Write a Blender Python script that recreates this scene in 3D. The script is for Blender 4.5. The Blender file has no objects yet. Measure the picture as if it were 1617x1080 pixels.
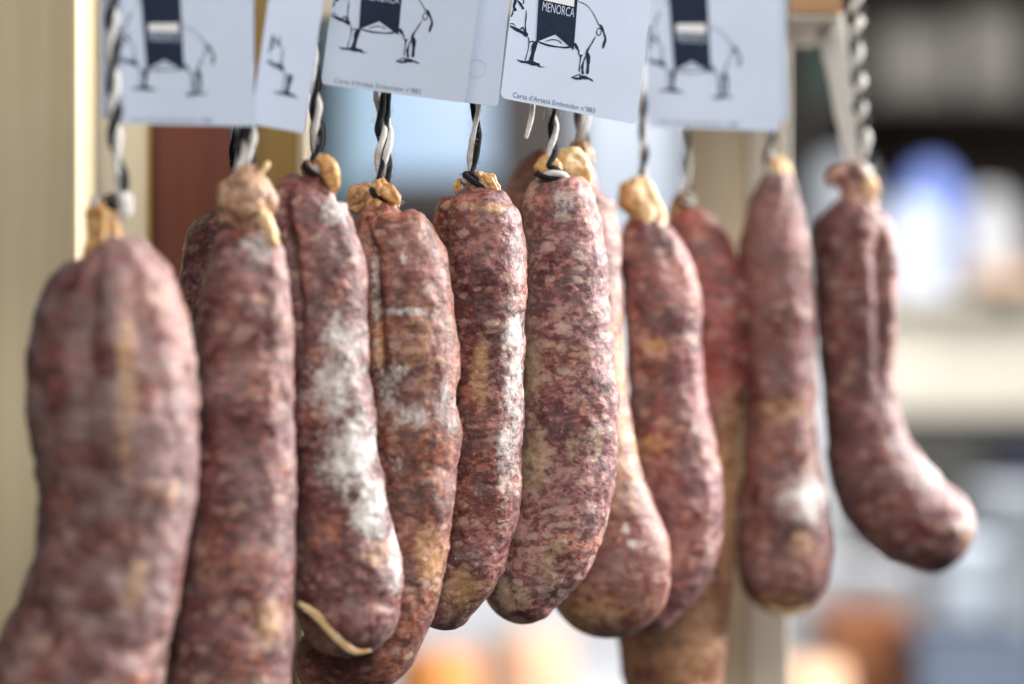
import bpy, bmesh, math, random
import numpy as np
from mathutils import Vector, Matrix

random.seed(7)
S = bpy.context.scene
C = S.collection

# ------------------------------------------------------------------ camera
FPX = 1617 * 85 / 36.0          # focal length in photograph pixels
CAMZ = 1.40
cam_d = bpy.data.cameras.new('camera')
cam = bpy.data.objects.new('camera', cam_d); C.objects.link(cam)
cam.location = (0, 0, CAMZ); cam.rotation_euler = (math.radians(90), 0, 0)
cam_d.lens = 85; cam_d.sensor_width = 36; cam_d.sensor_fit = 'HORIZONTAL'
cam_d.clip_start = 0.05; cam_d.clip_end = 60
cam_d.dof.use_dof = True; cam_d.dof.focus_distance = 0.998; cam_d.dof.aperture_fstop = 2.55
S.camera = cam

# ------------------------------------------------------------------ light
world = bpy.data.worlds.new('World'); S.world = world; world.use_nodes = True
bg = world.node_tree.nodes['Background']
bg.inputs[0].default_value = (0.80, 0.88, 1.0, 1); bg.inputs[1].default_value = 0.085

def area(name, loc, target, size, sizey, power, col):
    l = bpy.data.lights.new(name, 'AREA'); l.shape = 'RECTANGLE'; l.size = size; l.size_y = sizey
    l.energy = power; l.color = col
    o = bpy.data.objects.new(name, l); C.objects.link(o); o.location = loc
    o.rotation_euler = (Vector(target) - Vector(loc)).to_track_quat('-Z', 'Y').to_euler()
    return o
area('window_light', (1.3, 1.50, 2.0), (0.0, 1.0, 1.36), 0.9, 1.0, 100, (1.0, 0.985, 0.97))
area('front_fill', (0.30, -0.40, 2.35), (0.0, 1.0, 1.45), 1.2, 0.9, 25, (1.0, 0.955, 0.90))  # soft fill added on the camera side to brighten the fronts
area('background_fill', (1.0, 2.6, 2.55), (0.75, 3.5, 1.2), 1.5, 0.9, 46, (1.0, 0.985, 0.96))  # unseen lamp added to brighten the background things

S.view_settings.view_transform = 'Standard'; S.view_settings.look = 'None'
S.view_settings.exposure = 0.0; S.view_settings.gamma = 1.0
S.view_settings.use_curve_mapping = False
S.render.engine = 'CYCLES'
try:
    S.cycles.use_denoising = True
    S.cycles.sample_clamp_indirect = 8
except Exception: pass

# ------------------------------------------------------------------ helpers
def P(px, py, d):
    return Vector(((px - 808.5) / FPX * d, d, CAMZ - (py - 540) / FPX * d))

_rs = np.random.RandomState(3)
_perm = np.concatenate([_rs.permutation(256)] * 3)
_g = _rs.normal(size=(256, 3)); _g /= np.linalg.norm(_g, axis=1)[:, None]
def perlin(p):
    pi = np.floor(p).astype(int); f = p - pi; pi = pi & 255
    w = f * f * f * (f * (f * 6 - 15) + 10)
    out = np.zeros(len(p))
    for dx in (0, 1):
        for dy in (0, 1):
            for dz in (0, 1):
                h = _perm[_perm[_perm[(pi[:, 0] + dx) & 255] + ((pi[:, 1] + dy) & 255)] + ((pi[:, 2] + dz) & 255)]
                g = _g[h]
                dot = g[:, 0] * (f[:, 0] - dx) + g[:, 1] * (f[:, 1] - dy) + g[:, 2] * (f[:, 2] - dz)
                wx = w[:, 0] if dx else 1 - w[:, 0]
                wy = w[:, 1] if dy else 1 - w[:, 1]
                wz = w[:, 2] if dz else 1 - w[:, 2]
                out += dot * wx * wy * wz
    return out
def fbm(p, octv=3, gain=0.5):
    a, s, o = 1.0, 1.0, np.zeros(len(p))
    for i in range(octv):
        o += a * perlin(p * s + 17.3 * i); a *= gain; s *= 2.03
    return o

def mesh_np(name, verts, faces, smooth=True):
    me = bpy.data.meshes.new(name)
    me.from_pydata([tuple(v) for v in verts], [], faces)
    if smooth: me.polygons.foreach_set('use_smooth', [True] * len(me.polygons))
    me.update(); return me

def obj(name, me, mat=None, parent=None):
    o = bpy.data.objects.new(name, me); C.objects.link(o)
    if mat is not None: me.materials.append(mat)
    if parent is not None:
        o.parent = parent
        o.matrix_parent_inverse = Matrix.Translation(-parent.location)
    return o
def thing(name, label, cat, loc, group=None):
    o = bpy.data.objects.new(name, None); C.objects.link(o); o.location = loc
    o.empty_display_size = 0.01
    o['label'] = label; o['category'] = cat
    if group: o['group'] = group
    return o
def tag(o, label, cat, group=None):
    o['label'] = label; o['category'] = cat
    if group: o['group'] = group
    return o

def pchip(xk, yk, x):
    h = np.diff(xk); dl = np.diff(yk) / h
    m = np.zeros(len(xk))
    for i in range(1, len(xk) - 1):
        if dl[i-1] * dl[i] > 0:
            w1 = 2 * h[i] + h[i-1]; w2 = h[i] + 2 * h[i-1]
            m[i] = (w1 + w2) / (w1 / dl[i-1] + w2 / dl[i])
    m[0] = dl[0]; m[-1] = dl[-1]
    idx = np.clip(np.searchsorted(xk, x) - 1, 0, len(xk) - 2)
    t = (x - xk[idx]) / h[idx]
    h00 = 2*t**3 - 3*t**2 + 1; h10 = t**3 - 2*t**2 + t; h01 = -2*t**3 + 3*t**2; h11 = t**3 - t**2
    return h00*yk[idx] + h10*h[idx]*m[idx] + h01*yk[idx+1] + h11*h[idx]*m[idx+1]
def smoothc(xk, yk, x):
    # cubic Hermite with Catmull-Rom tangents
    m = np.gradient(yk, xk)
    h = np.diff(xk); idx = np.clip(np.searchsorted(xk, x) - 1, 0, len(xk) - 2)
    t = (x - xk[idx]) / h[idx]
    h00 = 2*t**3 - 3*t**2 + 1; h10 = t**3 - 2*t**2 + t; h01 = -2*t**3 + 3*t**2; h11 = t**3 - t**2
    return h00*yk[idx] + h10*h[idx]*m[idx] + h01*yk[idx+1] + h11*h[idx]*m[idx+1]

def sweep(pts, rad, n_ring, n_seg, cap_end=1.0, cap_start=0.0, flat=1.0):
    """closed tube through pts with given radii; frames keep one axis towards -Y.
    returns verts (rings*n_seg,3), normals, theta, s(arclength), faces"""
    pts = np.array([tuple(p) for p in pts], float); rad = np.array(rad, float)
    seg = np.linalg.norm(np.diff(pts, axis=0), axis=1); s = np.concatenate([[0], np.cumsum(seg)])
    L = s[-1]
    ss = np.linspace(0, L, n_ring)
    c = np.stack([smoothc(s, pts[:, k], ss) for k in range(3)], 1)
    r = pchip(s, rad, ss)
    def cap(c, r, k, end):
        n = max(5, int(n_ring * 0.10) if k > 0.3 else 5)
        ph = np.linspace(0, math.pi/2, n + 1)[1:]
        if end:
            t = c[-1] - c[-2]; t /= np.linalg.norm(t); re = r[-1]; base = c[-1]
        else:
            t = c[0] - c[1]; t /= np.linalg.norm(t); re = r[0]; base = c[0]
        cc = base + np.outer(np.sin(ph) * re * k, t); rr = re * np.cos(ph); rr[-1] = re * 0.01
        return cc, rr
    if cap_end > 0:
        cc, rr = cap(c, r, cap_end, True); c = np.vstack([c, cc]); r = np.concatenate([r, rr])
    if cap_start > 0:
        cc, rr = cap(c, r, cap_start, False); c = np.vstack([cc[::-1], c]); r = np.concatenate([rr[::-1], r])
    T = np.gradient(c, axis=0); T /= np.linalg.norm(T, axis=1)[:, None]
    V = np.array([0, -1.0, 0]) - T * (-T[:, 1:2]); V /= np.linalg.norm(V, axis=1)[:, None] + 1e-9
    U = np.cross(V, T)                           # image right for a downward sweep
    th = np.linspace(0, 2 * math.pi, n_seg, endpoint=False)
    nrm = U[:, None, :] * np.cos(th)[None, :, None] + V[:, None, :] * np.sin(th)[None, :, None] * flat
    verts = c[:, None, :] + nrm * r[:, None, None]
    nr = len(c)
    i = np.arange(nr - 1)[:, None]; j = np.arange(n_seg)[None, :]; j2 = (j + 1) % n_seg
    quads = np.stack([i * n_seg + j, i * n_seg + j2, (i + 1) * n_seg + j2, (i + 1) * n_seg + j], -1).reshape(-1, 4)
    faces = quads.tolist()
    faces.append([int(k) for k in range(n_seg)][::1]); faces.append([int((nr - 1) * n_seg + k) for k in range(n_seg)][::-1])
    sarr = np.concatenate([[0], np.cumsum(np.linalg.norm(np.diff(c, axis=0), axis=1))])
    return (verts.reshape(-1, 3), nrm.reshape(-1, 3), np.tile(th, nr), np.repeat(sarr, n_seg), np.repeat(r, n_seg), faces)

def box_bm(bm, x0, x1, y0, y1, z0, z1):
    v = [bm.verts.new(p) for p in ((x0,y0,z0),(x1,y0,z0),(x1,y1,z0),(x0,y1,z0),(x0,y0,z1),(x1,y0,z1),(x1,y1,z1),(x0,y1,z1))]
    for f in ((0,3,2,1),(4,5,6,7),(0,1,5,4),(1,2,6,5),(2,3,7,6),(3,0,4,7)): bm.faces.new([v[i] for i in f])
def bm_me(bm, name, bevel=0.0, seg=2, smooth=False):
    if bevel: bmesh.ops.bevel(bm, geom=bm.edges[:], offset=bevel, segments=seg, profile=0.6, affect='EDGES')
    bmesh.ops.recalc_face_normals(bm, faces=bm.faces[:])
    me = bpy.data.meshes.new(name); bm.to_mesh(me); bm.free()
    if smooth: me.polygons.foreach_set('use_smooth', [True] * len(me.polygons))
    return me
def box(name, x0, x1, y0, y1, z0, z1, mat, parent=None, bevel=0.002):
    bm = bmesh.new(); box_bm(bm, min(x0,x1), max(x0,x1), min(y0,y1), max(y0,y1), min(z0,z1), max(z0,z1))
    return obj(name, bm_me(bm, name, bevel), mat, parent)
def hexa(name, corners_front, thick_vec, mat, parent=None, bevel=0.001):
    bm = bmesh.new(); a = [bm.verts.new(p) for p in corners_front]; b = [bm.verts.new(Vector(p) + Vector(thick_vec)) for p in corners_front]
    n = len(a); bm.faces.new(a); bm.faces.new(b[::-1])
    for i in range(n): bm.faces.new([a[i], b[i], b[(i+1) % n], a[(i+1) % n]])
    return obj(name, bm_me(bm, name, bevel), mat, parent)

# ------------------------------------------------------------------ materials
def newmat(name):
    m = bpy.data.materials.new(name); m.use_nodes = True; nt = m.node_tree
    return m, nt, nt.nodes['Principled BSDF']
def N(nt, t, **kw):
    n = nt.nodes.new(t)
    for k, v in kw.items():
        if k.startswith('_'): setattr(n, k[1:], v)
        else: n.inputs[k.replace('__', ' ')].default_value = v
    return n
def L(nt, a, b): nt.links.new(a, b)
def ramp(nt, fac, stops, interp='LINEAR'):
    r = nt.nodes.new('ShaderNodeValToRGB'); r.color_ramp.interpolation = interp
    els = r.color_ramp.elements
    while len(els) < len(stops): els.new(0.5)
    for e, (p, c) in zip(els, stops):
        e.position = p; e.color = (*c, 1) if len(c) == 3 else c
    L(nt, fac, r.inputs[0]); return r
def mathn(nt, op, a, b=None, clamp=False):
    n = nt.nodes.new('ShaderNodeMath'); n.operation = op; n.use_clamp = clamp
    for i, v in enumerate((a, b)):
        if v is None: continue
        if hasattr(v, 'is_output'): L(nt, v, n.inputs[i])
        else: n.inputs[i].default_value = v
    return n.outputs[0]
def mix(nt, fac, a, b):
    n = nt.nodes.new('ShaderNodeMix'); n.data_type = 'RGBA'
    for s, v in ((n.inputs[0], fac), (n.inputs[6], a), (n.inputs[7], b)):
        if hasattr(v, 'is_output'): L(nt, v, s)
        elif isinstance(v, (int, float)): s.default_value = v
        else: s.default_value = (*v, 1)
    return n.outputs[2]
def noise(nt, vec, scale, detail=3, rough=0.55, dist=0.0):
    n = N(nt, 'ShaderNodeTexNoise', Scale=scale, Detail=detail, Roughness=rough, Distortion=dist)
    L(nt, vec, n.inputs['Vector']); return n
def vadd(nt, a, b, op='ADD'):
    n = nt.nodes.new('ShaderNodeVectorMath'); n.operation = op
    for i, v in enumerate((a, b)):
        if hasattr(v, 'is_output'): L(nt, v, n.inputs[i])
        else: n.inputs[i].default_value = v
    return n.outputs[0]

def meat_mat(idx, dark, mid, pale, fat, chip=0.5, coarse=1.0, gloss=0.42, mouldcol=(0.74, 0.71, 0.68), grain=1.0, speck=0.0, haze=0.2, con=0.85, dust=0.14, waxc=((0.36, 0.15, 0.055), (0.60, 0.38, 0.18))):
    m, nt, bs = newmat('meat_%02d' % idx)
    tc = N(nt, 'ShaderNodeTexCoord')
    v0 = vadd(nt, tc.outputs['Object'], (idx * 0.37, idx * 0.19, idx * 0.53))
    at = N(nt, 'ShaderNodeAttribute', _attribute_name='mask')
    sep = N(nt, 'ShaderNodeSeparateColor'); L(nt, at.outputs['Color'], sep.inputs[0])
    # domain warp
    w = noise(nt, v0, 120 / coarse, 2)
    wv = vadd(nt, vadd(nt, w.outputs['Color'], (0.5, 0.5, 0.5), 'SUBTRACT'), (0.004 * coarse,) * 3, 'MULTIPLY')
    v = vadd(nt, v0, wv)
    # stretched domain (meat fibres lie across the casing)
    mp = N(nt, 'ShaderNodeMapping'); mp.inputs['Scale'].default_value = (0.75, 0.75, 1.25); L(nt, v, mp.inputs[0])
    big = noise(nt, v, 55 / coarse, 2, 0.5)
    n1 = noise(nt, mp.outputs[0], 260 / coarse, 5, 0.66, 0.12)
    n2 = noise(nt, v, 620, 4, 0.6)
    # chopped grains: random tone per small cell, edges frayed by fine noise
    fr = vadd(nt, vadd(nt, n2.outputs['Color'], (0.5, 0.5, 0.5), 'SUBTRACT'), (0.0022, 0.0022, 0.0014), 'MULTIPLY')
    gv = N(nt, 'ShaderNodeTexVoronoi', Scale=430 / coarse, _feature='SMOOTH_F1'); gv.inputs['Smoothness'].default_value = 0.25
    L(nt, vadd(nt, mp.outputs[0], fr), gv.inputs['Vector'])
    gs = N(nt, 'ShaderNodeSeparateColor'); L(nt, gv.outputs['Color'], gs.inputs[0])
    f = mathn(nt, 'ADD', mathn(nt, 'MULTIPLY', n1.outputs[0], 0.66), mathn(nt, 'MULTIPLY', n2.outputs[0], 0.15 * grain))
    f = mathn(nt, 'ADD', f, mathn(nt, 'MULTIPLY', gs.outputs[2], 0.20))
    f = mathn(nt, 'ADD', f, mathn(nt, 'MULTIPLY', mathn(nt, 'SUBTRACT', big.outputs[0], 0.5), 0.55))
    f = mathn(nt, 'ADD', f, 0.012)
    f = mathn(nt, 'ADD', mathn(nt, 'MULTIPLY', mathn(nt, 'SUBTRACT', f, 0.535), con), 0.525)
    base = ramp(nt, f, [(0.40, dark), (0.475, tuple((a*0.45+b*0.55) for a, b in zip(dark, mid))), (0.545, mid), (0.66, pale)])
    hue = noise(nt, v0, 38, 3, 0.55)
    hu = ramp(nt, hue.outputs[0], [(0.36, (0.86, 0.70, 0.84)), (0.5, (1, 1, 1)), (0.64, (1.12, 0.98, 0.72))])
    hm = nt.nodes.new('ShaderNodeMix'); hm.data_type = 'RGBA'; hm.blend_type = 'MULTIPLY'; hm.inputs[0].default_value = 1.0
    L(nt, base.outputs[0], hm.inputs[6]); L(nt, hu.outputs[0], hm.inputs[7])
    # ground fat chips
    vo = N(nt, 'ShaderNodeTexVoronoi', Scale=190 / coarse, _feature='SMOOTH_F1'); vo.inputs['Smoothness'].default_value = 0.35
    L(nt, mp.outputs[0], vo.inputs['Vector'])
    sc = N(nt, 'ShaderNodeSeparateColor'); L(nt, vo.outputs['Color'], sc.inputs[0])
    cd = mathn(nt, 'ADD', sc.outputs[0], mathn(nt, 'MULTIPLY', vo.outputs['Distance'], -0.55))
    cd = mathn(nt, 'ADD', cd, mathn(nt, 'MULTIPLY', mathn(nt, 'SUBTRACT', n2.outputs[0], 0.5), 0.5))
    cf = ramp(nt, cd, [(0.52 + 0.25 * (0.5 - chip), (0, 0, 0)), (0.74 + 0.25 * (0.5 - chip), (1, 1, 1))])
    cfac = mathn(nt, 'MULTIPLY', cf.outputs[0], 0.62)
    col = mix(nt, cfac, hm.outputs[2], fat)
    # long waxy fat smears (mask G)
    yn = noise(nt, v, 190, 6, 0.7)
    yf = mathn(nt, 'MULTIPLY', mathn(nt, 'SUBTRACT', mathn(nt, 'ADD', sep.outputs[1], mathn(nt, 'MULTIPLY', yn.outputs[0], 1.7)), 1.06), 3.0, True)
    yf = mathn(nt, 'MULTIPLY', mathn(nt, 'MULTIPLY', yf, mathn(nt, 'GREATER_THAN', sep.outputs[1], 0.02)), 0.8)
    yc = mix(nt, ramp(nt, n1.outputs[0], [(0.38, (0, 0, 0)), (0.62, (1, 1, 1))]).outputs[0], *waxc)
    col = mix(nt, yf, col, yc)
    # thin grey bloom of the dried casing
    hz = noise(nt, v0, 75, 4, 0.6)
    hzf = mathn(nt, 'MULTIPLY', ramp(nt, hz.outputs[0], [(0.38, (0, 0, 0)), (0.72, (1, 1, 1))]).outputs[0], haze)
    col = mix(nt, hzf, col, (0.42, 0.31, 0.30))
    # powdery dusting of dry casing, fine grained
    dn = noise(nt, v0, 720, 5, 0.7); dn2 = noise(nt, v0, 48, 3, 0.6)
    df = mathn(nt, 'MULTIPLY', mathn(nt, 'SUBTRACT', mathn(nt, 'ADD', mathn(nt, 'MULTIPLY', dn.outputs[0], 1.2), dn2.outputs[0]), 0.98), 2.6, True)
    col = mix(nt, mathn(nt, 'MULTIPLY', df, dust), col, (0.50, 0.42, 0.40))
    # mould (mask R), plus the painted light on the boot-shaped foot
    mn = noise(nt, v0, 430, 6, 0.72, 0.2)
    mn2 = noise(nt, v0, 90, 3, 0.6)
    md = mathn(nt, 'ADD', mathn(nt, 'MULTIPLY', mn.outputs[0], 1.05), mathn(nt, 'MULTIPLY', mn2.outputs[0], 0.55))
    md = mathn(nt, 'ADD', md, mathn(nt, 'MULTIPLY', sep.outputs[0], 0.62))
    mf = mathn(nt, 'MULTIPLY', mathn(nt, 'SUBTRACT', md, 1.085), 2.8, True)
    if speck > 0:
        sp = N(nt, 'ShaderNodeTexVoronoi', Scale=330); L(nt, v0, sp.inputs['Vector'])
        ssc = N(nt, 'ShaderNodeSeparateColor'); L(nt, sp.outputs['Color'], ssc.inputs[0])
        thr = mathn(nt, 'MULTIPLY', mathn(nt, 'SUBTRACT', ssc.outputs[1], 1.0 - speck), 0.9)
        thr = mathn(nt, 'ADD', thr, mathn(nt, 'MULTIPLY', sep.outputs[0], 0.10))
        sf = mathn(nt, 'MULTIPLY', mathn(nt, 'SUBTRACT', thr, sp.outputs['Distance']), 12.0, True)
        # distance is in texture space: specks stay well below a millimetre
        mf = mathn(nt, 'MAXIMUM', mf, mathn(nt, 'MULTIPLY', sf, 0.8))
    mf = mathn(nt, 'MULTIPLY', mf, 0.86)
    col = mix(nt, mf, col, mouldcol)
    L(nt, col, bs.inputs['Base Color'])
    ro = mathn(nt, 'ADD', mathn(nt, 'MULTIPLY', mf, 0.4), mathn(nt, 'ADD', mathn(nt, 'MULTIPLY', n1.outputs[0], 0.28), gloss - 0.05))
    L(nt, ro, bs.inputs['Roughness'])
    bs.inputs['Specular IOR Level'].default_value = 0.42
    bs.inputs['Subsurface Weight'].default_value = 0.10
    bs.inputs['Subsurface Radius'].default_value = (0.004, 0.0014, 0.001)
    bs.inputs['Subsurface Scale'].default_value = 0.6
    bs.inputs['Sheen Weight'].default_value = 0.06
    bs.inputs['Sheen Roughness'].default_value = 0.35
    bs.inputs['Sheen Tint'].default_value = (1.0, 0.9, 0.9, 1)
    # relief
    ms = N(nt, 'ShaderNodeMapping'); ms.inputs['Scale'].default_value = (0.7, 0.7, 1.5); L(nt, v, ms.inputs[0])
    wr = noise(nt, ms.outputs[0], 300, 5, 0.62, 0.1)
    wr2 = mathn(nt, 'ABSOLUTE', mathn(nt, 'SUBTRACT', wr.outputs[0], 0.5))
    wr2 = mathn(nt, 'POWER', mathn(nt, 'MULTIPLY', wr2, 4.0, True), 0.6)
    h = mathn(nt, 'ADD', mathn(nt, 'MULTIPLY', wr2, 0.5), mathn(nt, 'MULTIPLY', n2.outputs[0], 0.5 * grain))
    h = mathn(nt, 'ADD', h, mathn(nt, 'MULTIPLY', mf, 0.35))
    h = mathn(nt, 'ADD', h, mathn(nt, 'MULTIPLY', n1.outputs[0], 0.8))
    bp = N(nt, 'ShaderNodeBump', Strength=0.5, Distance=0.0007); L(nt, h, bp.inputs['Height'])
    L(nt, bp.outputs[0], bs.inputs['Normal'])
    return m

def casing_mat(name, c1, c2, rough=0.35):
    m, nt, bs = newmat(name); tc = N(nt, 'ShaderNodeTexCoord')
    n = noise(nt, tc.outputs['Object'], 260, 4, 0.6, 0.5)
    col = ramp(nt, n.outputs[0], [(0.34, c1), (0.64, c2)])
    L(nt, col.outputs[0], bs.inputs['Base Color']); bs.inputs['Roughness'].default_value = rough
    bs.inputs['Subsurface Weight'].default_value = 0.35; bs.inputs['Subsurface Radius'].default_value = (0.006, 0.003, 0.001)
    bs.inputs['Subsurface Scale'].default_value = 0.5
    n3 = noise(nt, tc.outputs['Object'], 700, 4)
    bp = N(nt, 'ShaderNodeBump', Strength=0.6, Distance=0.0008); L(nt, n3.outputs[0], bp.inputs['Height']); L(nt, bp.outputs[0], bs.inputs['Normal'])
    return m
def cotton_mat(name, c):
    m, nt, bs = newmat(name); tc = N(nt, 'ShaderNodeTexCoord')
    mp = N(nt, 'ShaderNodeMapping'); mp.inputs['Scale'].default_value = (1, 1, 0.25); L(nt, tc.outputs['Object'], mp.inputs[0])
    n = noise(nt, mp.outputs[0], 2200, 3)
    col = ramp(nt, n.outputs[0], [(0.3, tuple(x * 0.7 for x in c)), (0.7, c)])
    L(nt, col.outputs[0], bs.inputs['Base Color']); bs.inputs['Roughness'].default_value = 0.85
    bs.inputs['Sheen Weight'].default_value = 0.3 if c[0] > 0.3 else 0.06
    bs.inputs['Specular IOR Level'].default_value = 0.25
    bp = N(nt, 'ShaderNodeBump', Strength=0.8, Distance=0.0006); L(nt, n.outputs[0], bp.inputs['Height']); L(nt, bp.outputs[0], bs.inputs['Normal'])
    return m
def wood_mat(name, c1, c2, scale=1.0, rough=0.6, axis='Z', knots=True):
    m, nt, bs = newmat(name); tc = N(nt, 'ShaderNodeTexCoord')
    mp = N(nt, 'ShaderNodeMapping'); s = (60, 60, 2.2) if axis == 'Z' else (2.2, 60, 60)
    mp.inputs['Scale'].default_value = tuple(x * scale for x in s); L(nt, tc.outputs['Object'], mp.inputs[0])
    n = noise(nt, mp.outputs[0], 1.0, 5, 0.6, 0.7)
    n2 = noise(nt, tc.outputs['Object'], 9, 2)
    f = mathn(nt, 'ADD', mathn(nt, 'MULTIPLY', n.outputs[0], 0.75), mathn(nt, 'MULTIPLY', n2.outputs[0], 0.25))
    col = ramp(nt, f, [(0.33, c1), (0.68, c2)])
    L(nt, col.outputs[0], bs.inputs['Base Color']); bs.inputs['Roughness'].default_value = rough
    bp = N(nt, 'ShaderNodeBump', Strength=0.3, Distance=0.001); L(nt, n.outputs[0], bp.inputs['Height']); L(nt, bp.outputs[0], bs.inputs['Normal'])
    return m
def plain_mat(name, c, rough=0.5, var=0.12, scale=25, metal=0.0):
    m, nt, bs = newmat(name); tc = N(nt, 'ShaderNodeTexCoord')
    n = noise(nt, tc.outputs['Object'], scale, 4)
    col = ramp(nt, n.outputs[0], [(0.3, tuple(x * (1 - var) for x in c)), (0.7, tuple(min(1, x * (1 + var)) for x in c))])
    L(nt, col.outputs[0], bs.inputs['Base Color']); bs.inputs['Roughness'].default_value = rough; bs.inputs['Metallic'].default_value = metal
    if c[0] < 0.03: bs.inputs['Specular IOR Level'].default_value = 0.12
    return m
def emit_mat(name, c, s):
    m, nt, bs = newmat(name); bs.inputs['Base Color'].default_value = (0.03, 0.03, 0.03, 1); bs.inputs['Roughness'].default_value = 0.15
    bs.inputs['Emission Color'].default_value = (*c, 1); bs.inputs['Emission Strength'].default_value = s
    return m
def paper_mat(name, c):
    m, nt, bs = newmat(name); tc = N(nt, 'ShaderNodeTexCoord')
    n = noise(nt, tc.outputs['Object'], 40, 3); n2 = noise(nt, tc.outputs['Object'], 1500, 3)
    col = ramp(nt, n.outputs[0], [(0.3, tuple(x * 0.95 for x in c)), (0.7, c)])
    L(nt, col.outputs[0], bs.inputs['Base Color']); bs.inputs['Roughness'].default_value = 0.55
    bp = N(nt, 'ShaderNodeBump', Strength=0.15, Distance=0.0003); L(nt, n2.outputs[0], bp.inputs['Height']); L(nt, bp.outputs[0], bs.inputs['Normal'])
    return m

M = {}
M['ochre'] = casing_mat('casing_ochre', (0.42, 0.18, 0.05), (0.74, 0.47, 0.20))
M['ochre_pale'] = casing_mat('casing_pale', (0.62, 0.35, 0.12), (0.85, 0.68, 0.42))
M['ochre_dark'] = casing_mat('casing_dark', (0.22, 0.10, 0.04), (0.50, 0.29, 0.12))
M['pinkish'] = casing_mat('casing_pink', (0.26, 0.11, 0.09), (0.55, 0.33, 0.25), 0.45)
M['knob'] = casing_mat('casing_knob', (0.20, 0.085, 0.05), (0.58, 0.38, 0.24), 0.45)
M['white_cotton'] = cotton_mat('white_cotton', (0.80, 0.78, 0.74))
M['black_cotton'] = cotton_mat('black_cotton', (0.012, 0.013, 0.018))
M['card'] = paper_mat('card_paper', (0.53, 0.61, 0.76))  # cool tint of the shaded cards is put into the paper colour
M['ink'] = plain_mat('navy_ink', (0.012, 0.020, 0.045), 0.5, 0.2, 300)
M['ink_white'] = paper_mat('unprinted_paper', (0.72, 0.73, 0.75))
M['ink_grey'] = plain_mat('grey_ink', (0.10, 0.12, 0.17), 0.5, 0.2, 300)
M['pine'] = wood_mat('pine', (0.80, 0.63, 0.38), (0.90, 0.78, 0.53))
M['pine_beige'] = wood_mat('pine_beige', (0.78, 0.67, 0.46), (0.88, 0.79, 0.60))
M['pine_cream'] = wood_mat('pine_cream', (0.76, 0.70, 0.57), (0.87, 0.82, 0.71))
M['brown_wood'] = wood_mat('brown_wood', (0.15, 0.042, 0.028), (0.24, 0.075, 0.05))
M['ochre_wood'] = wood_mat('ochre_wood', (0.42, 0.27, 0.07), (0.56, 0.38, 0.13))
M['rail_wood'] = wood_mat('rail_wood', (0.50, 0.36, 0.20), (0.66, 0.54, 0.36), axis='X')
M['end_grain'] = wood_mat('end_grain', (0.42, 0.20, 0.08), (0.60, 0.38, 0.20), axis='X')
M['steel'] = plain_mat('hook_steel', (0.45, 0.45, 0.46), 0.35, 0.1, 80, 1.0)

# ------------------------------------------------------------------ the stand
RAIL_Z = P(0, -190, 1.0).z           # height where the cords are looped
stand = thing('display_stand', 'pale pine display stand with brown panel, behind and above the hanging sausages', 'stand', (0.0, 1.12, 0.75))
def vboard(name, px0, px1, d, thick, mat, z0=0.75, z1=1.66, side=0.0, bevel=0.0015):
    a = P(px0, 540, d); b = P(px1, 540, d)
    return box(name, a.x, b.x, d, d + thick, z0, z1, mat, stand, bevel)
vboard('post', -150, 120, 1.065, 0.05, M['pine'])
vboard('back_board', 127, 232, 1.125, 0.02, M['pine_cream'])
vboard('edge_strip', 233, 236.5, 1.124, 0.02, M['ochre_wood'], bevel=0.0003)
vboard('brown_panel', 238, 392, 1.130, 0.02, M['brown_wood'])
vboard('ochre_board', 396, 468, 1.137, 0.02, M['ochre_wood'])
vboard('cream_strip', 469, 484, 1.135, 0.02, M['pine_beige'])
vboard('post', 1088, 1178, 1.265, 0.05, M['pine_beige'])
vboard('cream_board', 1181, 1247, 1.262, 0.03, M['pine_cream'])
# rail over the cords (just above the picture), following the row, and a lower cross-bar whose end shows top right
def slant_bar(name, A, B, halfw, z0, z1, mat):
    A = Vector(A); B = Vector(B); t = (B - A).normalized(); n = Vector((-t.y, t.x, 0)) * halfw
    q = [A - n, B - n, B + n, A + n]
    return hexa(name, [(p.x, p.y, z0) for p in q], (0, 0, z1 - z0), mat, stand, 0.0015)
slant_bar('rail', (-0.235, 0.815, 0), (0.245, 1.245, 0), 0.014, RAIL_Z + 0.012, RAIL_Z + 0.042, M['rail_wood'])
zc0, zc1 = P(0, 30, 1.235).z, P(0, -34, 1.235).z
box('cross_bar', P(-60, 0, 1.235).x, P(1240, 0, 1.235).x, 1.232, 1.255, zc0, zc1, M['pine_cream'], stand)
zk0, zk1 = P(0, 31, 1.155).z, P(0, -34, 1.155).z
box('bracket', P(1246, 0, 1.155).x, P(1330, 0, 1.155).x, 1.1575, 1.261, zk0, zk1, M['pine_cream'], stand)
box('bracket_end', P(1247, 0, 1.155).x, P(1329, 0, 1.155).x, 1.155, 1.1570, zk0 + .003, zk1 - .0004, M['end_grain'], stand, 0.0006)

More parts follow.
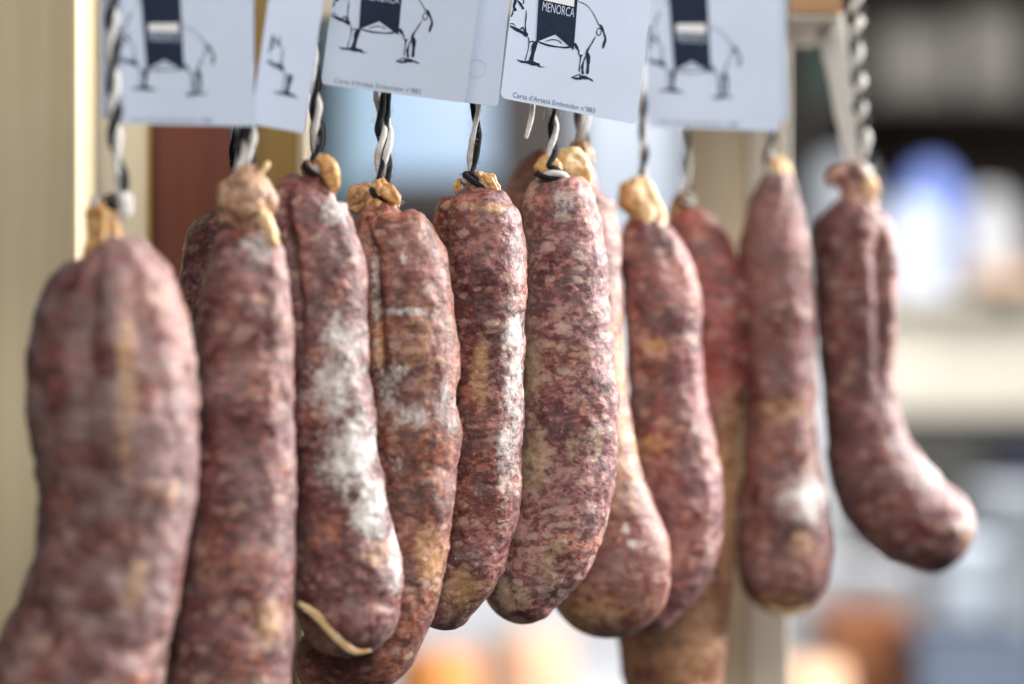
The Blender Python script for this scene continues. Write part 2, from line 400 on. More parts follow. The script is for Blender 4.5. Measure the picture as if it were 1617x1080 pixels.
# ------------------------------------------------------------------ cords
def cord_strands(path, rad, pitch, phase=0.0, nseg=8, dens=0.0009, flat=0.9):
    """two strands laid round the path; returns (white mesh, black mesh)"""
    pts = np.array([tuple(p) for p in path], float)
    seg = np.linalg.norm(np.diff(pts, axis=0), axis=1); s = np.concatenate([[0], np.cumsum(seg)])
    n = max(12, int(s[-1] / dens)); ss = np.linspace(0, s[-1], n)
    c = np.stack([smoothc(s, pts[:, k], ss) for k in range(3)], 1)
    T = np.gradient(c, axis=0); T /= np.linalg.norm(T, axis=1)[:, None]
    U = np.zeros_like(c); u = np.cross(T[0], (0, -1.0, 0.1)); u /= np.linalg.norm(u)
    for i in range(n):
        u = u - T[i] * np.dot(u, T[i]); u /= np.linalg.norm(u); U[i] = u
    V = np.cross(T, U)
    out = []
    for k in range(2):
        a = 2 * math.pi * ss / pitch + phase + math.pi * k
        a = a + 0.35 * np.sin(ss * 160 + phase * 3)
        off = U * np.cos(a)[:, None] + V * np.sin(a)[:, None]
        cc = c + off * rad * 0.86
        th = np.linspace(0, 2 * math.pi, nseg, endpoint=False)
        wob = 1 + 0.06 * np.sin(ss * 900 + k) + 0.16 * np.sin(ss * 233 + 2 * k) + 0.10 * np.sin(ss * 131 + 5 * k + phase)
        ring = U[:, None] * np.cos(th)[None, :, None] + V[:, None] * np.sin(th)[None, :, None]
        v = cc[:, None] + ring * (rad * 1.02 * wob)[:, None, None]
        i = np.arange(n - 1)[:, None]; j = np.arange(nseg)[None, :]; j2 = (j + 1) % nseg
        q = np.stack([i*nseg + j, (i+1)*nseg + j, (i+1)*nseg + j2, i*nseg + j2], -1).reshape(-1, 4).tolist()
        q.append(list(range(nseg))); q.append([(n-1)*nseg + t for t in range(nseg)][::-1])
        verts = v.reshape(-1, 3).tolist()
        # loose fibres
        for _ in range(int(s[-1] * 1500)):
            p = random.randrange(2, n - 2); aa = random.uniform(0, 6.28)
            d = U[p] * math.cos(aa) + V[p] * math.sin(aa); tt = T[p] * random.uniform(-1, 1)
            b0 = cc[p] + d * rad * 0.9; ln = random.uniform(0.0008, 0.0036); w = 0.00008
            side = np.cross(d, T[p]) * w
            p1 = b0 + (d + tt * 0.8) * ln * 0.55; p2 = b0 + (d * 0.75 + tt * 1.5) * ln
            m0 = len(verts)
            for pp, ww in ((b0, 1), (p1, 0.8), (p2, 0.4)):
                verts += [tuple(pp + side * ww), tuple(pp - side * ww), tuple(pp + T[p] * w * ww)]
            for r_ in (0, 3):
                for e in range(3):
                    q.append([m0 + r_ + e, m0 + r_ + (e + 1) % 3, m0 + r_ + 3 + (e + 1) % 3, m0 + r_ + 3 + e])
        out.append((verts, q))
    return out
def add_cord(root, path, rad, pitch, phase=0.0, label=None):
    rad *= 0.80; pitch *= 0.64
    w, b = cord_strands(path, rad, pitch, phase)
    a = obj('white_strand', mesh_np('white_strand', *w), M['white_cotton'], root)
    c = obj('black_strand', mesh_np('black_strand', *b), M['black_cotton'], root)
    return a, c
def hang_path(px_top, px_bot, py_bot, d, loop_r=None, loop_py=None, turns=1.4, tilt=0.25, loop_px=None, flat=0.8):
    """from the hook down to the knot and round the neck"""
    top = P(px_top, -178, d); top.z = RAIL_Z
    b = P(px_bot, py_bot, d)
    pts = [top + (b - top) * t + Vector((0.0006 * math.sin(9 * t), 0, 0)) for t in np.linspace(0, 1, 7)]
    if loop_r:
        c = P(loop_px if loop_px is not None else px_bot, loop_py, d); r = loop_r * d / FPX
        n = int(turns * 14)
        for i in range(n + 1):
            a = math.pi / 2 * 1.0 - i / n * turns * 2 * math.pi
            rr = r * (0.45 + 0.55 * i / n)
            pts.append(c + Vector((rr * math.cos(a), -rr * flat * math.sin(a), r * 0.35 - r * 0.8 * i / n - r * tilt * math.cos(a))))
    return pts
def hook(px, d):
    p = P(px, -178, d); r = 0.0045; pts = []
    c = Vector((p.x, p.y, RAIL_Z))
    pts = [c + Vector((0, 0, 0.02)), c + Vector((0, 0, 0.010))]
    for i in range(9):
        a = math.pi / 2 - i / 8 * 1.5 * math.pi
        pts.append(c + Vector((0, r * math.cos(a) , r * math.sin(a) + 0.0025)))
    v, _, _, _, _, f = sweep(pts, [0.0012] * len(pts), 24, 7, 1, 0)
    obj('hook', mesh_np('hook', v, f), M['steel'], stand)

# ------------------------------------------------------------------ sausages
GROUP = 'cured sausages hanging in a row'
def sausage(idx, label, d, keys, mat, cap=0.9, grooves=(), mould=(), wax=(), lump=1.0, ddepth=(0, 0), flat=0.97, seed=0, rings=250, segs=150):
    k = np.array(keys, float)
    yy = np.linspace(0, 1, len(k)); dd = d + ddepth[0] + (ddepth[1] - ddepth[0]) * yy
    pts = [P(x, y, q) for (x, y, _), q in zip(k, dd)]
    rad = k[:, 2] * 0.5 * dd / FPX
    v, n, th, s, r, faces = sweep(pts, rad, rings, segs, cap, 0.0, flat)
    Lr = s.max()
    q = v + idx * 3.1 + seed
    fade = np.clip(r / (rad.max() * 0.6), 0, 1)
    disp = lump * (0.0011 * fbm(q * 62, 2) + 0.00085 * fbm(q * 150 , 2)) * fade
    rid = np.abs(perlin(q * np.array([230, 230, 330]))); disp += lump * 0.00050 * (rid - 0.3) * fade
    disp += lump * 0.00022 * perlin(q * 620) * fade
    # cross-wise constrictions of the casing
    disp += lump * 0.0006 * np.sin(s * 210 + 4 * perlin(q * 40)) * fade * 0.5
    # gathered pleats under the tie
    pl = np.clip(1 - s / (Lr * 0.14), 0, 1) ** 1.5
    disp += pl * 0.0005 * np.sin(th * 7 + idx + 2.5 * perlin(q * 70)) * np.clip(r / 0.008, 0.4, 1.2)
    for (a0, depth, width, y0, y1) in grooves:      # angle deg, metres, deg, px rows
        py = 540 - (v[:, 2] - CAMZ) / v[:, 1] * FPX
        aa = np.degrees(th) + 7 * perlin(q * 55)
        da = (aa - a0 + 180) % 360 - 180
        e = np.clip((py - y0) / 60, 0, 1) * np.clip((y1 - py) / max(40, (y1 - y0) * 0.5), 0, 1)
        disp += -depth * np.exp(-(da / width) ** 2) * e + depth * 0.30 * np.exp(-((np.abs(da) - 2.2 * width) / (1.2 * width)) ** 2) * e
    v = v + n * disp[:, None]
    # stain masks; the boot-shaped sausage's also carries painted light
    px = v[:, 0] / v[:, 1] * FPX + 808.5; py = 540 - (v[:, 2] - CAMZ) / v[:, 1] * FPX
    wob = 0.75 * fbm(q * 130, 3)
    R = np.zeros(len(v)); G = np.zeros(len(v))
    for lst, arr in ((mould, R), (wax, G)):
        for (bx, by, rx, ry, amt) in lst:
            if arr is G: amt *= 1.1
            e = ((px - bx) / rx) ** 2 + ((py - by) / ry) ** 2
            np.maximum(arr, amt * np.clip(1.15 * np.exp(-0.8 * e) * (1 + wob) - 0.08, 0, 1), out=arr)
    back = (n[:, 1] > 0.35); R[back] *= 0.6
    col = np.stack([R, G, np.zeros(len(v)), np.ones(len(v))], 1)
    loc = pts[-1]
    root = thing('cured_sausage', label, 'sausage', loc, GROUP)
    me = mesh_np('sausage_body', v, faces)
    a = me.color_attributes.new('mask', 'FLOAT_COLOR', 'POINT'); a.data.foreach_set('color', col.ravel())
    obj('sausage_body', me, mat, root)
    return root
def casing(root, name, keys, d, mat, pleats=7, amp=0.16, seed=0, flat=0.9, caps=(0.6, 0.4), crumple=0.0011, dd=0.0):
    k = np.array(keys, float); d2 = d + dd
    pts = [P(x, y, d2) for x, y, _ in k]; rad = k[:, 2] * 0.5 * d2 / FPX
    v, n, th, s, r, f = sweep(pts, rad, 60, 56, caps[1], caps[0], flat)
    q = v + seed * 1.7
    disp = amp * 1.7 * r * (1.4 * np.abs(np.sin((th * pleats + 3.5 * perlin(q * 110) + seed) * 0.5)) ** 0.7 - 0.8) + crumple * fbm(q * 190, 3) + 0.4 * crumple * np.abs(perlin(q * 420))
    v = v + n * disp[:, None]
    return obj(name, mesh_np(name, v, f), mat, root)

MEAT = dict(dark=(0.075, 0.014, 0.015), mid=(0.175, 0.048, 0.044), pale=(0.34, 0.155, 0.13), fat=(0.46, 0.29, 0.22))
def mm(i, **kw):
    p = dict(MEAT); p.update(kw)
    for k, g in (('dark', 0.72), ('mid', 0.80), ('pale', 0.92)): p[k] = tuple(c * g * w for c, w in zip(p[k], (1.05, 0.91, 0.87)))
    p['con'] = p.get('con', 0.85) * 1.18; p['coarse'] = p.get('coarse', 1.0) * 0.9
    return meat_mat(i, **p)

# 1 ----------------------------------------------------------------
d = 0.89
r1 = sausage(1, 'thickest sausage, leftmost and nearest, broad and pear-shaped with a waxy vertical streak', d,
    [(168,372,42),(171,384,64),(176,398,112),(178,424,172),(177,462,218),(175,540,255),(177,620,268),(181,680,267),(185,740,257),(181,800,243),(176,860,235),(166,920,239),(149,980,248),(136,1020,262),(116,1080,281),(96,1160,285),(82,1230,265)],
    mm(1, con=0.55, coarse=1.6, chip=0.42, gloss=0.38, haze=0.6, dark=(0.085,0.024,0.022), mid=(0.20,0.070,0.058)), grooves=((97, 0.0026, 6, 385, 700), (62, 0.0006, 9, 390, 560)),
    mould=((110,600,55,110,0.12),(300,620,18,200,0.15),(290,720,30,60,0.25)), wax=((200,610,15,120,0.75),(265,780,30,30,0.4),(212,930,20,50,0.6),(60,730,25,60,0.3)), lump=1.25)
casing(r1, 'casing_tie', [(161,324,34),(161,336,48),(162,354,48),(165,374,50),(168,396,70)], d, M['ochre'], 6, 0.14, 1)
add_cord(r1, hang_path(181, 178, 318, d, 15, 322, 1.2, 0.3, 166), 0.0019, 0.034, 0.6)
casing(r1, 'knot', [(188,303,14),(196,316,24),(195,334,24),(190,350,12)], d, M['white_cotton'], 4, 0.12, 3, crumple=0.0006)
# 2 ----------------------------------------------------------------
d = 0.925
r2 = sausage(2, 'straight sausage with a large round puckered knob on top, second from the left', d,
    [(396,360,44),(394,368,66),(392,378,96),(391,398,116),(389,450,138),(388,520,153),(384,600,161),(382,700,166),(379,780,174),(376,850,182),(368,950,192),(358,1080,202),(350,1180,190)],
    mm(2, con=0.75, coarse=1.15, chip=0.5, haze=0.3), grooves=((60,0.0010,10,380,600),),
    mould=((402,398,44,36,0.72),(437,655,24,16,0.62),(450,820,14,60,0.3),(380,655,40,12,0.3)), wax=((425,985,24,32,0.75),(370,440,18,14,0.3),(330,880,30,60,0.25)), lump=1.1)
casing(r2, 'casing_knob', [(392,272,34),(391,288,66),(389,314,92),(391,338,90),(395,356,60),(397,368,44)], d, M['knob'], 5, 0.07, 2, caps=(0.7,0.3), crumple=0.0022)
casing(r2, 'casing_drip', [(412,330,14),(420,350,22),(428,368,20),(437,388,10)], d, M['ochre_pale'], 4, 0.12, 4, dd=-0.0085)
casing(r2, 'casing_tail', [(408,284,7),(414,272,7),(421,262,9),(423,256,6)], d, M['ochre_pale'], 3, 0.1, 5, crumple=0.0004)
add_cord(r2, hang_path(375, 379, 282, d), 0.0017, 0.036, 2.2)
add_cord(r2, hang_path(388, 393, 282, d + 0.001), 0.0017, 0.040, 0.4)
# 2b ---------------------------------------------------------------
d = 0.985
r2b = sausage(12, 'dark sausage almost hidden behind the sausage with the round knob', d,
    [(352,338,36),(350,352,70),(348,372,100),(346,420,124),(345,480,134),(345,600,136),(345,760,136),(345,830,128)], mm(12, haze=0.1, mid=(0.17,0.06,0.055)), rings=120, segs=80)
casing(r2b, 'casing_tie', [(362,306,20),(360,322,26),(356,346,30)], d, M['ochre_dark'], 5, 0.15, 9)
add_cord(r2b, hang_path(372, 368, 312, d), 0.0016, 0.034, 1.1)
# 3 ----------------------------------------------------------------
d = 0.955
r3 = sausage(3, 'sausage with broad white mould down its front, curling outward at the foot', d,
    [(503,280,34),(500,290,60),(494,300,92),(488,316,114),(490,340,122),(499,370,126),(506,400,131),(513,450,132),(517,520,130),(522,600,132),(526,680,134),(532,740,141),(539,800,152),(546,860,163),(550,910,170),(549,955,168)],
    mm(3, con=0.80, coarse=1.05, chip=0.5, haze=0.35), cap=0.98, grooves=((128,0.0042,8,296,560),(60,0.0008,12,300,450)),
    mould=((540,535,46,46,0.9),(528,610,56,60,1.0),(555,715,52,80,1.05),(585,805,34,62,1.0),(624,880,16,80,0.8),(528,335,30,34,0.8),(500,480,36,30,0.35)), wax=((592,870,22,22,0.45),(545,470,20,16,0.3)), lump=1.1)
casing(r3, 'casing_tie', [(490,262,30),(494,276,30),(500,292,34)], d, M['ochre_dark'], 6, 0.15, 5)
casing(r3, 'casing_curl', [(503,252,14),(514,258,26),(522,272,28),(527,290,22),(527,304,10)], d, M['ochre'], 4, 0.10, 6, dd=-0.006)
add_cord(r3, hang_path(486, 499, 252, d, 20, 268, 1.5, 0.3, 499), 0.0018, 0.036, 1.2)
# loose casing flap at the foot
casing(r3, 'casing_seam', [(472,952,7),(488,962,12),(508,979,13),(526,1000,12),(545,1019,10),(566,1029,7),(586,1026,3)], d, M['ochre_pale'], 3, 0.06, 8, flat=0.35, crumple=0.0007, dd=-0.0178)
# 4 ----------------------------------------------------------------
d = 0.98
r4 = sausage(4, 'brownish sausage with flaky white mould flecks and a crinkled brown casing flap at its tie', d,
    [(605,318,34),(604,329,54),(603,341,80),(610,359,110),(624,385,132),(633,410,142),(637,450,148),(641,500,153),(647,570,158),(647,640,150),(650,690,156),(647,740,152),(642,800,148),(636,860,147),(622,920,148),(602,980,150),(574,1022,146),(540,1040,132),(515,1042,112)],
    mm(4, con=0.70, coarse=0.95, chip=0.45, haze=0.15, speck=0.10, dark=(0.08,0.022,0.016), mid=(0.25,0.085,0.052), pale=(0.42,0.215,0.15)), grooves=((122,0.0040,7,332,640),(70,0.0008,8,335,430)),
    mould=((594,480,9,130,0.72),(620,600,32,28,0.85),(645,652,40,26,0.85),(615,640,16,24,0.7),(632,730,18,36,0.65),(640,492,44,9,0.9),(634,462,10,12,0.6),(637,412,9,14,0.7),(676,830,14,20,0.3),(708,640,22,70,0.6),(690,470,20,50,0.2)),
    wax=((676,880,22,44,0.85),(600,545,14,50,0.5),(660,560,30,80,0.32)), lump=1.0)
casing(r4, 'casing_flap', [(580,292,12),(576,302,34),(568,316,40),(556,324,26),(546,328,8)], d, M['ochre_dark'], 6, 0.20, 11, flat=0.45, dd=0.004, crumple=0.0018)
casing(r4, 'casing_tie', [(600,288,20),(602,300,34),(603,314,38),(604,332,48)], d, M['ochre'], 6, 0.16, 12)
casing(r4, 'casing_flake', [(606,296,12),(614,304,24),(624,314,18),(630,322,6)], d, M['ochre'], 4, 0.18, 13, dd=-0.006, flat=0.6)
add_cord(r4, hang_path(597, 601, 292, d, 21, 310, 1.6, 0.35, 605), 0.0017, 0.040, 2.6)
add_cord(r4, hang_path(611, 609, 294, d + 0.002), 0.0016, 0.048, 0.2)
# 5 ----------------------------------------------------------------
d = 1.003
r5 = sausage(5, 'sharp reddish sausage with fine salt-like specks on its right side and one amber patch', d,
    [(756,296,40),(756,303,64),(757,311,92),(756,323,120),(755,342,138),(757,372,145),(761,410,144),(763,470,137),(763,570,131),(762,640,129),(760,720,129),(754,790,133),(742,850,133),(722,902,128),(698,942,112)],
    mm(5, con=0.85, coarse=0.92, chip=0.42, haze=0.12, speck=0.20, grain=1.3, gloss=0.36), grooves=((140,0.0030,9,306,430),(98,0.0008,20,318,345)),
    mould=((814,560,19,150,0.85),(806,690,24,110,0.75),(818,430,16,100,0.6),(740,330,30,8,0.3),(725,435,8,10,0.45)), wax=((759,592,13,48,0.95),(770,330,34,12,0.42),(730,930,40,40,0.5)), lump=1.0)
casing(r5, 'casing_tie', [(752,276,18),(754,286,34),(756,298,42),(757,310,56)], d, M['ochre_dark'], 7, 0.14, 21)
casing(r5, 'casing_fold', [(764,278,10),(772,286,22),(779,297,22),(783,308,10)], d, M['ochre'], 4, 0.12, 22, dd=-0.003)
casing(r5, 'casing_scrap', [(727,284,8),(724,294,14),(726,304,10)], d, M['ochre'], 4, 0.15, 23, dd=0.003)
add_cord(r5, hang_path(758, 748, 276, d, 24, 288, 1.7, 0.32, 752), 0.00175, 0.050, 3.6)
# 6 ----------------------------------------------------------------
d = 1.03
r6 = sausage(6, 'pale marbled sausage with an amber ball tie wound in cord, its foot curving left', d,
    [(872,278,48),(873,286,74),(876,297,98),(882,318,116),(888,350,124),(892,400,129),(894,450,133),(897,520,139),(900,600,147),(899,700,153),(892,770,155),(877,830,153),(853,882,146),(822,926,126)],
    mm(6, con=0.95, coarse=1.0, chip=0.72, haze=0.22, dark=(0.085,0.016,0.024), mid=(0.25,0.078,0.074), pale=(0.48,0.28,0.245), fat=(0.56,0.40,0.31), gloss=0.42, grain=1.15, waxc=((0.40, 0.24, 0.13), (0.62, 0.48, 0.32))), grooves=((100,0.0006,12,300,400),),
    mould=((890,318,34,34,0.62),(845,400,14,60,0.4),(915,400,20,16,0.6),(950,600,16,160,0.16)), wax=((842,590,14,80,0.5),(846,725,26,46,0.6),(880,860,16,36,0.42),(862,900,22,24,0.4),(805,940,30,26,0.55),(925,560,14,10,0.5),(940,700,14,26,0.3),(905,720,14,40,0.28)), lump=0.95)
casing(r6, 'casing_ball', [(866,252,30),(867,264,44),(868,276,40),(870,290,46)], d, M['ochre'], 5, 0.07, 31, dd=-0.004)
casing(r6, 'casing_bulb', [(884,246,26),(898,254,46),(910,264,46),(918,282,34),(922,300,16)], d, M['ochre_pale'], 4, 0.08, 32, dd=0.004)
add_cord(r6, hang_path(874, 871, 244, d - 0.006, 24, 274, 1.4, -0.1, 868), 0.0016, 0.036, 0.9)
# 7 ----------------------------------------------------------------
d = 1.080
r7 = sausage(7, 'wide sausage behind the marbled one, with a smooth bulbous pinkish-brown foot', d,
    [(912,250,44),(906,262,84),(896,276,132),(888,296,164),(884,330,180),(888,400,188),(892,520,186),(898,600,182),(912,690,176),(928,770,180),(945,830,190),(960,880,196),(962,915,194)],
    mm(7, con=0.50, coarse=1.2, chip=0.4, haze=0.3, gloss=0.32, dark=(0.10,0.03,0.02), mid=(0.26,0.095,0.06), pale=(0.44,0.25,0.17)), cap=0.95, flat=0.72,
    mould=((985,700,16,160,0.30),(986,835,9,10,0.9),(996,858,9,8,0.8)), wax=((975,640,16,160,0.62),(930,960,60,40,0.55),(1000,720,14,80,0.45)), lump=0.7)
casing(r7, 'casing_tie', [(915,228,22),(916,240,36),(915,256,42)], d, M['ochre_dark'], 6, 0.15, 41)
add_cord(r7, hang_path(912, 914, 238, d, 16, 244, 1.2, 0.2), 0.0016, 0.034, 1.9)
add_cord(r7, hang_path(928, 922, 238, d + 0.002), 0.0015, 0.040, 0.4)
# 8 ----------------------------------------------------------------
d = 1.115
r8 = sausage(8, 'rosy bowed sausage with a tall bulging amber neck, right of the marbled one', d,
    [(1018,346,54),(1018,360,72),(1022,380,92),(1030,405,106),(1042,450,118),(1047,500,123),(1050,560,120),(1051,610,119),(1058,660,125),(1066,720,135),(1075,790,138),(1070,850,136),(1052,902,130),(1020,946,114)],
    mm(8, con=0.70, coarse=1.15, chip=0.5, haze=0.3, mid=(0.25,0.07,0.066), pale=(0.44,0.23,0.20)), grooves=((70,0.0010,12,360,520),), flat=0.92,
    mould=((1090,680,18,50,0.3),(1060,420,20,30,0.2)), wax=((1035,548,22,14,0.55),(1030,700,26,14,0.6)), lump=1.15)
casing(r8, 'casing_neck', [(1008,284,22),(1012,298,40),(1018,320,46),(1022,345,54),(1022,368,60)], d, M['ochre_pale'], 5, 0.14, 51)
casing(r8, 'casing_bulb', [(1004,290,22),(998,302,38),(996,318,40),(1000,334,22)], d, M['ochre'], 4, 0.08, 52, dd=-0.004)
add_cord(r8, hang_path(1010, 1015, 285, d), 0.0015, 0.036, 2.9)
# 9 ----------------------------------------------------------------
d = 1.165
r9 = sausage(9, 'long two-tone sausage, rosy above and amber-brown below, reaching past the bottom edge', d,
    [(1080,332,40),(1084,346,64),(1092,366,88),(1104,400,108),(1115,450,126),(1122,505,136),(1121,560,130),(1113,620,124),(1100,690,134),(1087,800,156),(1073,900,174),(1062,1000,172),(1064,1080,154),(1068,1115,140)],
    mm(9, con=0.65, coarse=1.2, chip=0.45, haze=0.12, dark=(0.10,0.02,0.02), mid=(0.36,0.075,0.064), pale=(0.48,0.21,0.17)), flat=0.9,
    wax=((1090,1010,120,130,0.55),(1152,800,20,170,0.8),(1120,960,20,60,0.6)), mould=((1165,620,10,40,0.4),), lump=1.1)
casing(r9, 'casing_tie', [(1076,308,20),(1076,324,34),(1078,344,42),(1084,368,48)], d, M['ochre_dark'], 5, 0.14, 61)
add_cord(r9, hang_path(1080, 1082, 312, d, 18, 316, 1.1, 0.25), 0.0016, 0.036, 0.1)
# 10 ---------------------------------------------------------------
d = 1.165
r10 = sausage(10, 'slim straight sausage in front of the right-hand post, white mould cap near its rounded foot', d,
    [(1228,276,44),(1228,288,58),(1227,304,70),(1225,340,94),(1223,400,112),(1225,450,117),(1228,500,118),(1232,600,114),(1233,680,115),(1235,740,124),(1237,800,143),(1238,860,150),(1238,898,147)],
    mm(10, con=0.60, coarse=1.15, chip=0.45, haze=0.4, mid=(0.22,0.075,0.06)), cap=0.98,
    mould=((1274,790,44,44,1.0),(1285,740,14,60,0.35),(1265,690,18,18,0.3)), wax=((1264,862,18,24,0.7),(1236,952,44,14,1.0),(1230,650,50,30,0.4)), lump=1.05)
casing(r10, 'casing_scrap', [(1208,938,8),(1222,950,22),(1240,957,26),(1262,956,20),(1278,946,7)], d, M['ochre_pale'], 5, 0.12, 72, flat=0.5, crumple=0.0016, dd=-0.0105)
casing(r10, 'casing_tie', [(1224,254,22),(1228,264,36),(1230,276,40),(1229,290,46)], d, M['ochre_pale'], 5, 0.12, 71)
add_cord(r10, hang_path(1212, 1218, 264, d, 17, 268, 1.1, 0.25, 1226), 0.0016, 0.036, 1.0)
# 11 ---------------------------------------------------------------
d = 1.185
r11 = sausage(11, 'boot-shaped sausage at the far right, its foot kicked out to the right', d,
    [(1354,320,56),(1352,332,80),(1351,346,108),(1350,366,124),(1351,400,132),(1352,450,131),(1352,540,123),(1356,620,114),(1364,680,124),(1378,734,146),(1405,782,160),(1442,818,156),(1468,832,146)],
    mm(11, con=0.60, coarse=1.15, chip=0.45, haze=0.25, mid=(0.17,0.046,0.042), pale=(0.33,0.15,0.13)), cap=0.95, grooves=((62,0.0042,10,345,640),(115,0.0012,12,350,480)),
    mould=((1470,740,60,40,0.75),(1525,815,28,48,0.8),(1425,670,14,60,0.4)), wax=((1525,845,18,26,0.5),), lump=1.05)  # pale foot edge: some mould, mostly light from the right painted in
casing(r11, 'casing_neck', [(1342,266,34),(1350,282,50),(1354,304,48),(1354,326,64)], d, M['pinkish'], 5, 0.12, 81)
casing(r11, 'casing_bulb', [(1336,266,12),(1324,272,24),(1316,280,24),(1318,294,12)], d, M['pinkish'], 4, 0.08, 82, dd=-0.003)
casing(r11, 'casing_fold', [(1362,278,12),(1372,290,26),(1374,306,24),(1366,322,12)], d, M['ochre_pale'], 4, 0.10, 83, dd=-0.004)
add_cord(r11, hang_path(1347, 1364, 268, d, 20, 272, 1.2, 0.25, 1352), 0.0024, 0.022, 0.4)
wt = P(1296, -178, d); wt.z = RAIL_Z
casing(r11, 'white_tape', [(1309,28,42),(1313,50,43),(1317,80,40),(1326,130,36),(1338,210,28),(1346,262,18)], d, M['white_cotton'], 3, 0.10, 84, flat=0.35, crumple=0.0003, dd=0.003)

for px, dd_ in ((181,.89),(375,.925),(388,.926),(372,.985),(486,.955),(597,.98),(611,.982),(758,1.003),(874,1.024),(912,1.08),(928,1.082),(1010,1.115),(1080,1.165),(1212,1.165),(1347,1.185)):
    hook(px, dd_)

# ------------------------------------------------------------------ printed cards
E_BL, E_BR = (790, 155), (1005, 197)
_ew = (P(*E_BR, 1.024) - P(*E_BL, 0.997)).length * FPX / 1.01
E_V = (0.105 * _ew, -_ew)
def e_local(px, py):
    ux, uy = (E_BR[0]-E_BL[0]), (E_BR[1]-E_BL[1])
    vx, vy = E_V
    dx, dy = px - E_BL[0], py - E_BL[1]
    det = ux * vy - uy * vx
    return ((dx * vy - dy * vx) / det, (ux * dy - uy * dx) / det)
STROKES = [  # pixel polylines of the pig, (points, start width, end width)
    ([(909,2),(918,5),(926,11),(934,22),(940,34),(943,40)], 1.0, 1.5),
    ([(943,38),(947,42),(950,50),(953,60),(951,68),(949,76)], 3.2, 3.8),
    ([(940,44),(945,44),(946,50),(943,55),(939,52),(940,45)], 1.6, 1.6),
    ([(938,56),(934,63),(930,70),(926,77),(923,83)], 1.2, 3.4),
    ([(904,68),(908,75),(912,82)], 6.0, 2.0),
    ([(910,82),(914,90),(913,100),(912,114)], 2.4, 1.6),
    ([(913,90),(917,86)], 3.0, 2.0),
    ([(923,82),(926,90),(926,104),(925,117)], 7.0, 4.0),
    ([(919,96),(917,106),(918,117)], 3.0, 4.5),
    ([(922,88),(919,96)], 2.0, 2.0),
    ([(900,122),(908,119),(914,117)], 1.2, 2.0),
    ([(900,122),(908,124),(916,124)], 2.0, 4.0),
    ([(912,121),(920,122),(928,124),(935,128)], 6.5, 1.5),
    ([(846,66),(860,71),(876,74),(890,75),(898,74)], 2.4, 2.4),
    ([(858,66),(868,63),(878,64),(884,69)], 1.4, 1.4),
    ([(831,58),(833,66),(832,78),(829,90),(827,97)], 1.6, 1.4),
    ([(845,66),(841,74),(839,86),(836,98)], 7.5, 6.0),
    ([(833,68),(838,66),(843,68)], 1.6, 2.0),
    ([(815,95),(822,98),(832,99)], 1.6, 4.0),
    ([(830,98),(838,100),(846,102),(850,104)], 6.0, 4.5),
    ([(846,103),(852,106),(858,106)], 2.6, 0.6),
    ([(803,42),(812,47),(822,52),(831,57)], 3.0, 6.0),
    ([(803,39),(808,39),(812,43)], 1.5, 1.0),
    ([(818,48),(823,45),(826,50),(829,54)], 1.8, 3.0),
    ([(828,17),(828,28),(827,40),(828,52)], 1.6, 2.2),
    ([(811,-6),(811,4),(809,12),(812,19)], 3.6, 4.5),
    ([(808,17),(807,23),(805,28)], 1.6, 2.6),
    ([(814,2),(819,8),(824,16)], 2.6, 4.2),
    ([(820,-4),(824,2),(823,8)], 1.4, 2.0),
    ([(832,-40),(826,-28),(820,-14),(811,-6)], 2.0, 2.4),
    ([(800,-30),(806,-20),(812,-8)], 1.8, 2.6),
    ([(840,-48),(860,-62),(884,-64),(900,-52),(909,2)], 1.4, 1.2),
]
BANNER = [(850,-86),(913,-78),(908,-2),(903,79),(874,54.5),(844,67)]
STRIPE = [(855.5,-13),(903,-6.5),(902,10.5),(854,1)]

def ribbon(pts, w0, w1, f, z):
    """variable-width ribbon in card space"""
    p = np.array([e_local(*q) for q in pts]); t = np.linspace(0, 1, len(p))
    n = 14; tt = np.linspace(0, 1, n)
    c = np.stack([smoothc(t, p[:, k], tt) for k in range(2)], 1)
    T = np.gradient(c, axis=0); T /= np.linalg.norm(T, axis=1)[:, None] + 1e-9
    nn = np.stack([-T[:, 1], T[:, 0]], 1)
    w = (w0 + (w1 - w0) * tt) / 215 * 0.5
    w = w * np.array([1 + 0.18 * math.sin(7.1 * i + len(pts)) for i in range(n)]); w[0] *= 0.5; w[-1] *= 0.5
    a = c + nn * w[:, None]; b = c - nn * w[:, None]
    verts = [f(x, y, z) for x, y in a] + [f(x, y, z) for x, y in b]
    faces = [[i, n + i, n + i + 1, i + 1] for i in range(n - 1)]
    return verts, faces
def text_mesh(body, width, origin, f, z, bold=0.0, squeeze=1.0):
    cu = bpy.data.curves.new('lettering', 'FONT'); cu.body = body; cu.size = 1.0; cu.resolution_u = 4
    cu.offset = bold
    o = bpy.data.objects.new('tmp', cu); C.objects.link(o)
    bpy.context.view_layer.update()
    me = bpy.data.meshes.new_from_object(o.evaluated_get(bpy.context.evaluated_depsgraph_get()))
    bpy.data.objects.remove(o); 
    xs = [v.co.x for v in me.vertices]; x0, x1 = min(xs), max(xs); k = width / (x1 - x0)
    for v in me.vertices:
        v.co = f(origin[0] + (v.co.x - x0) * k, origin[1] + v.co.y * k * squeeze, z)
    me.name = 'lettering'; return me
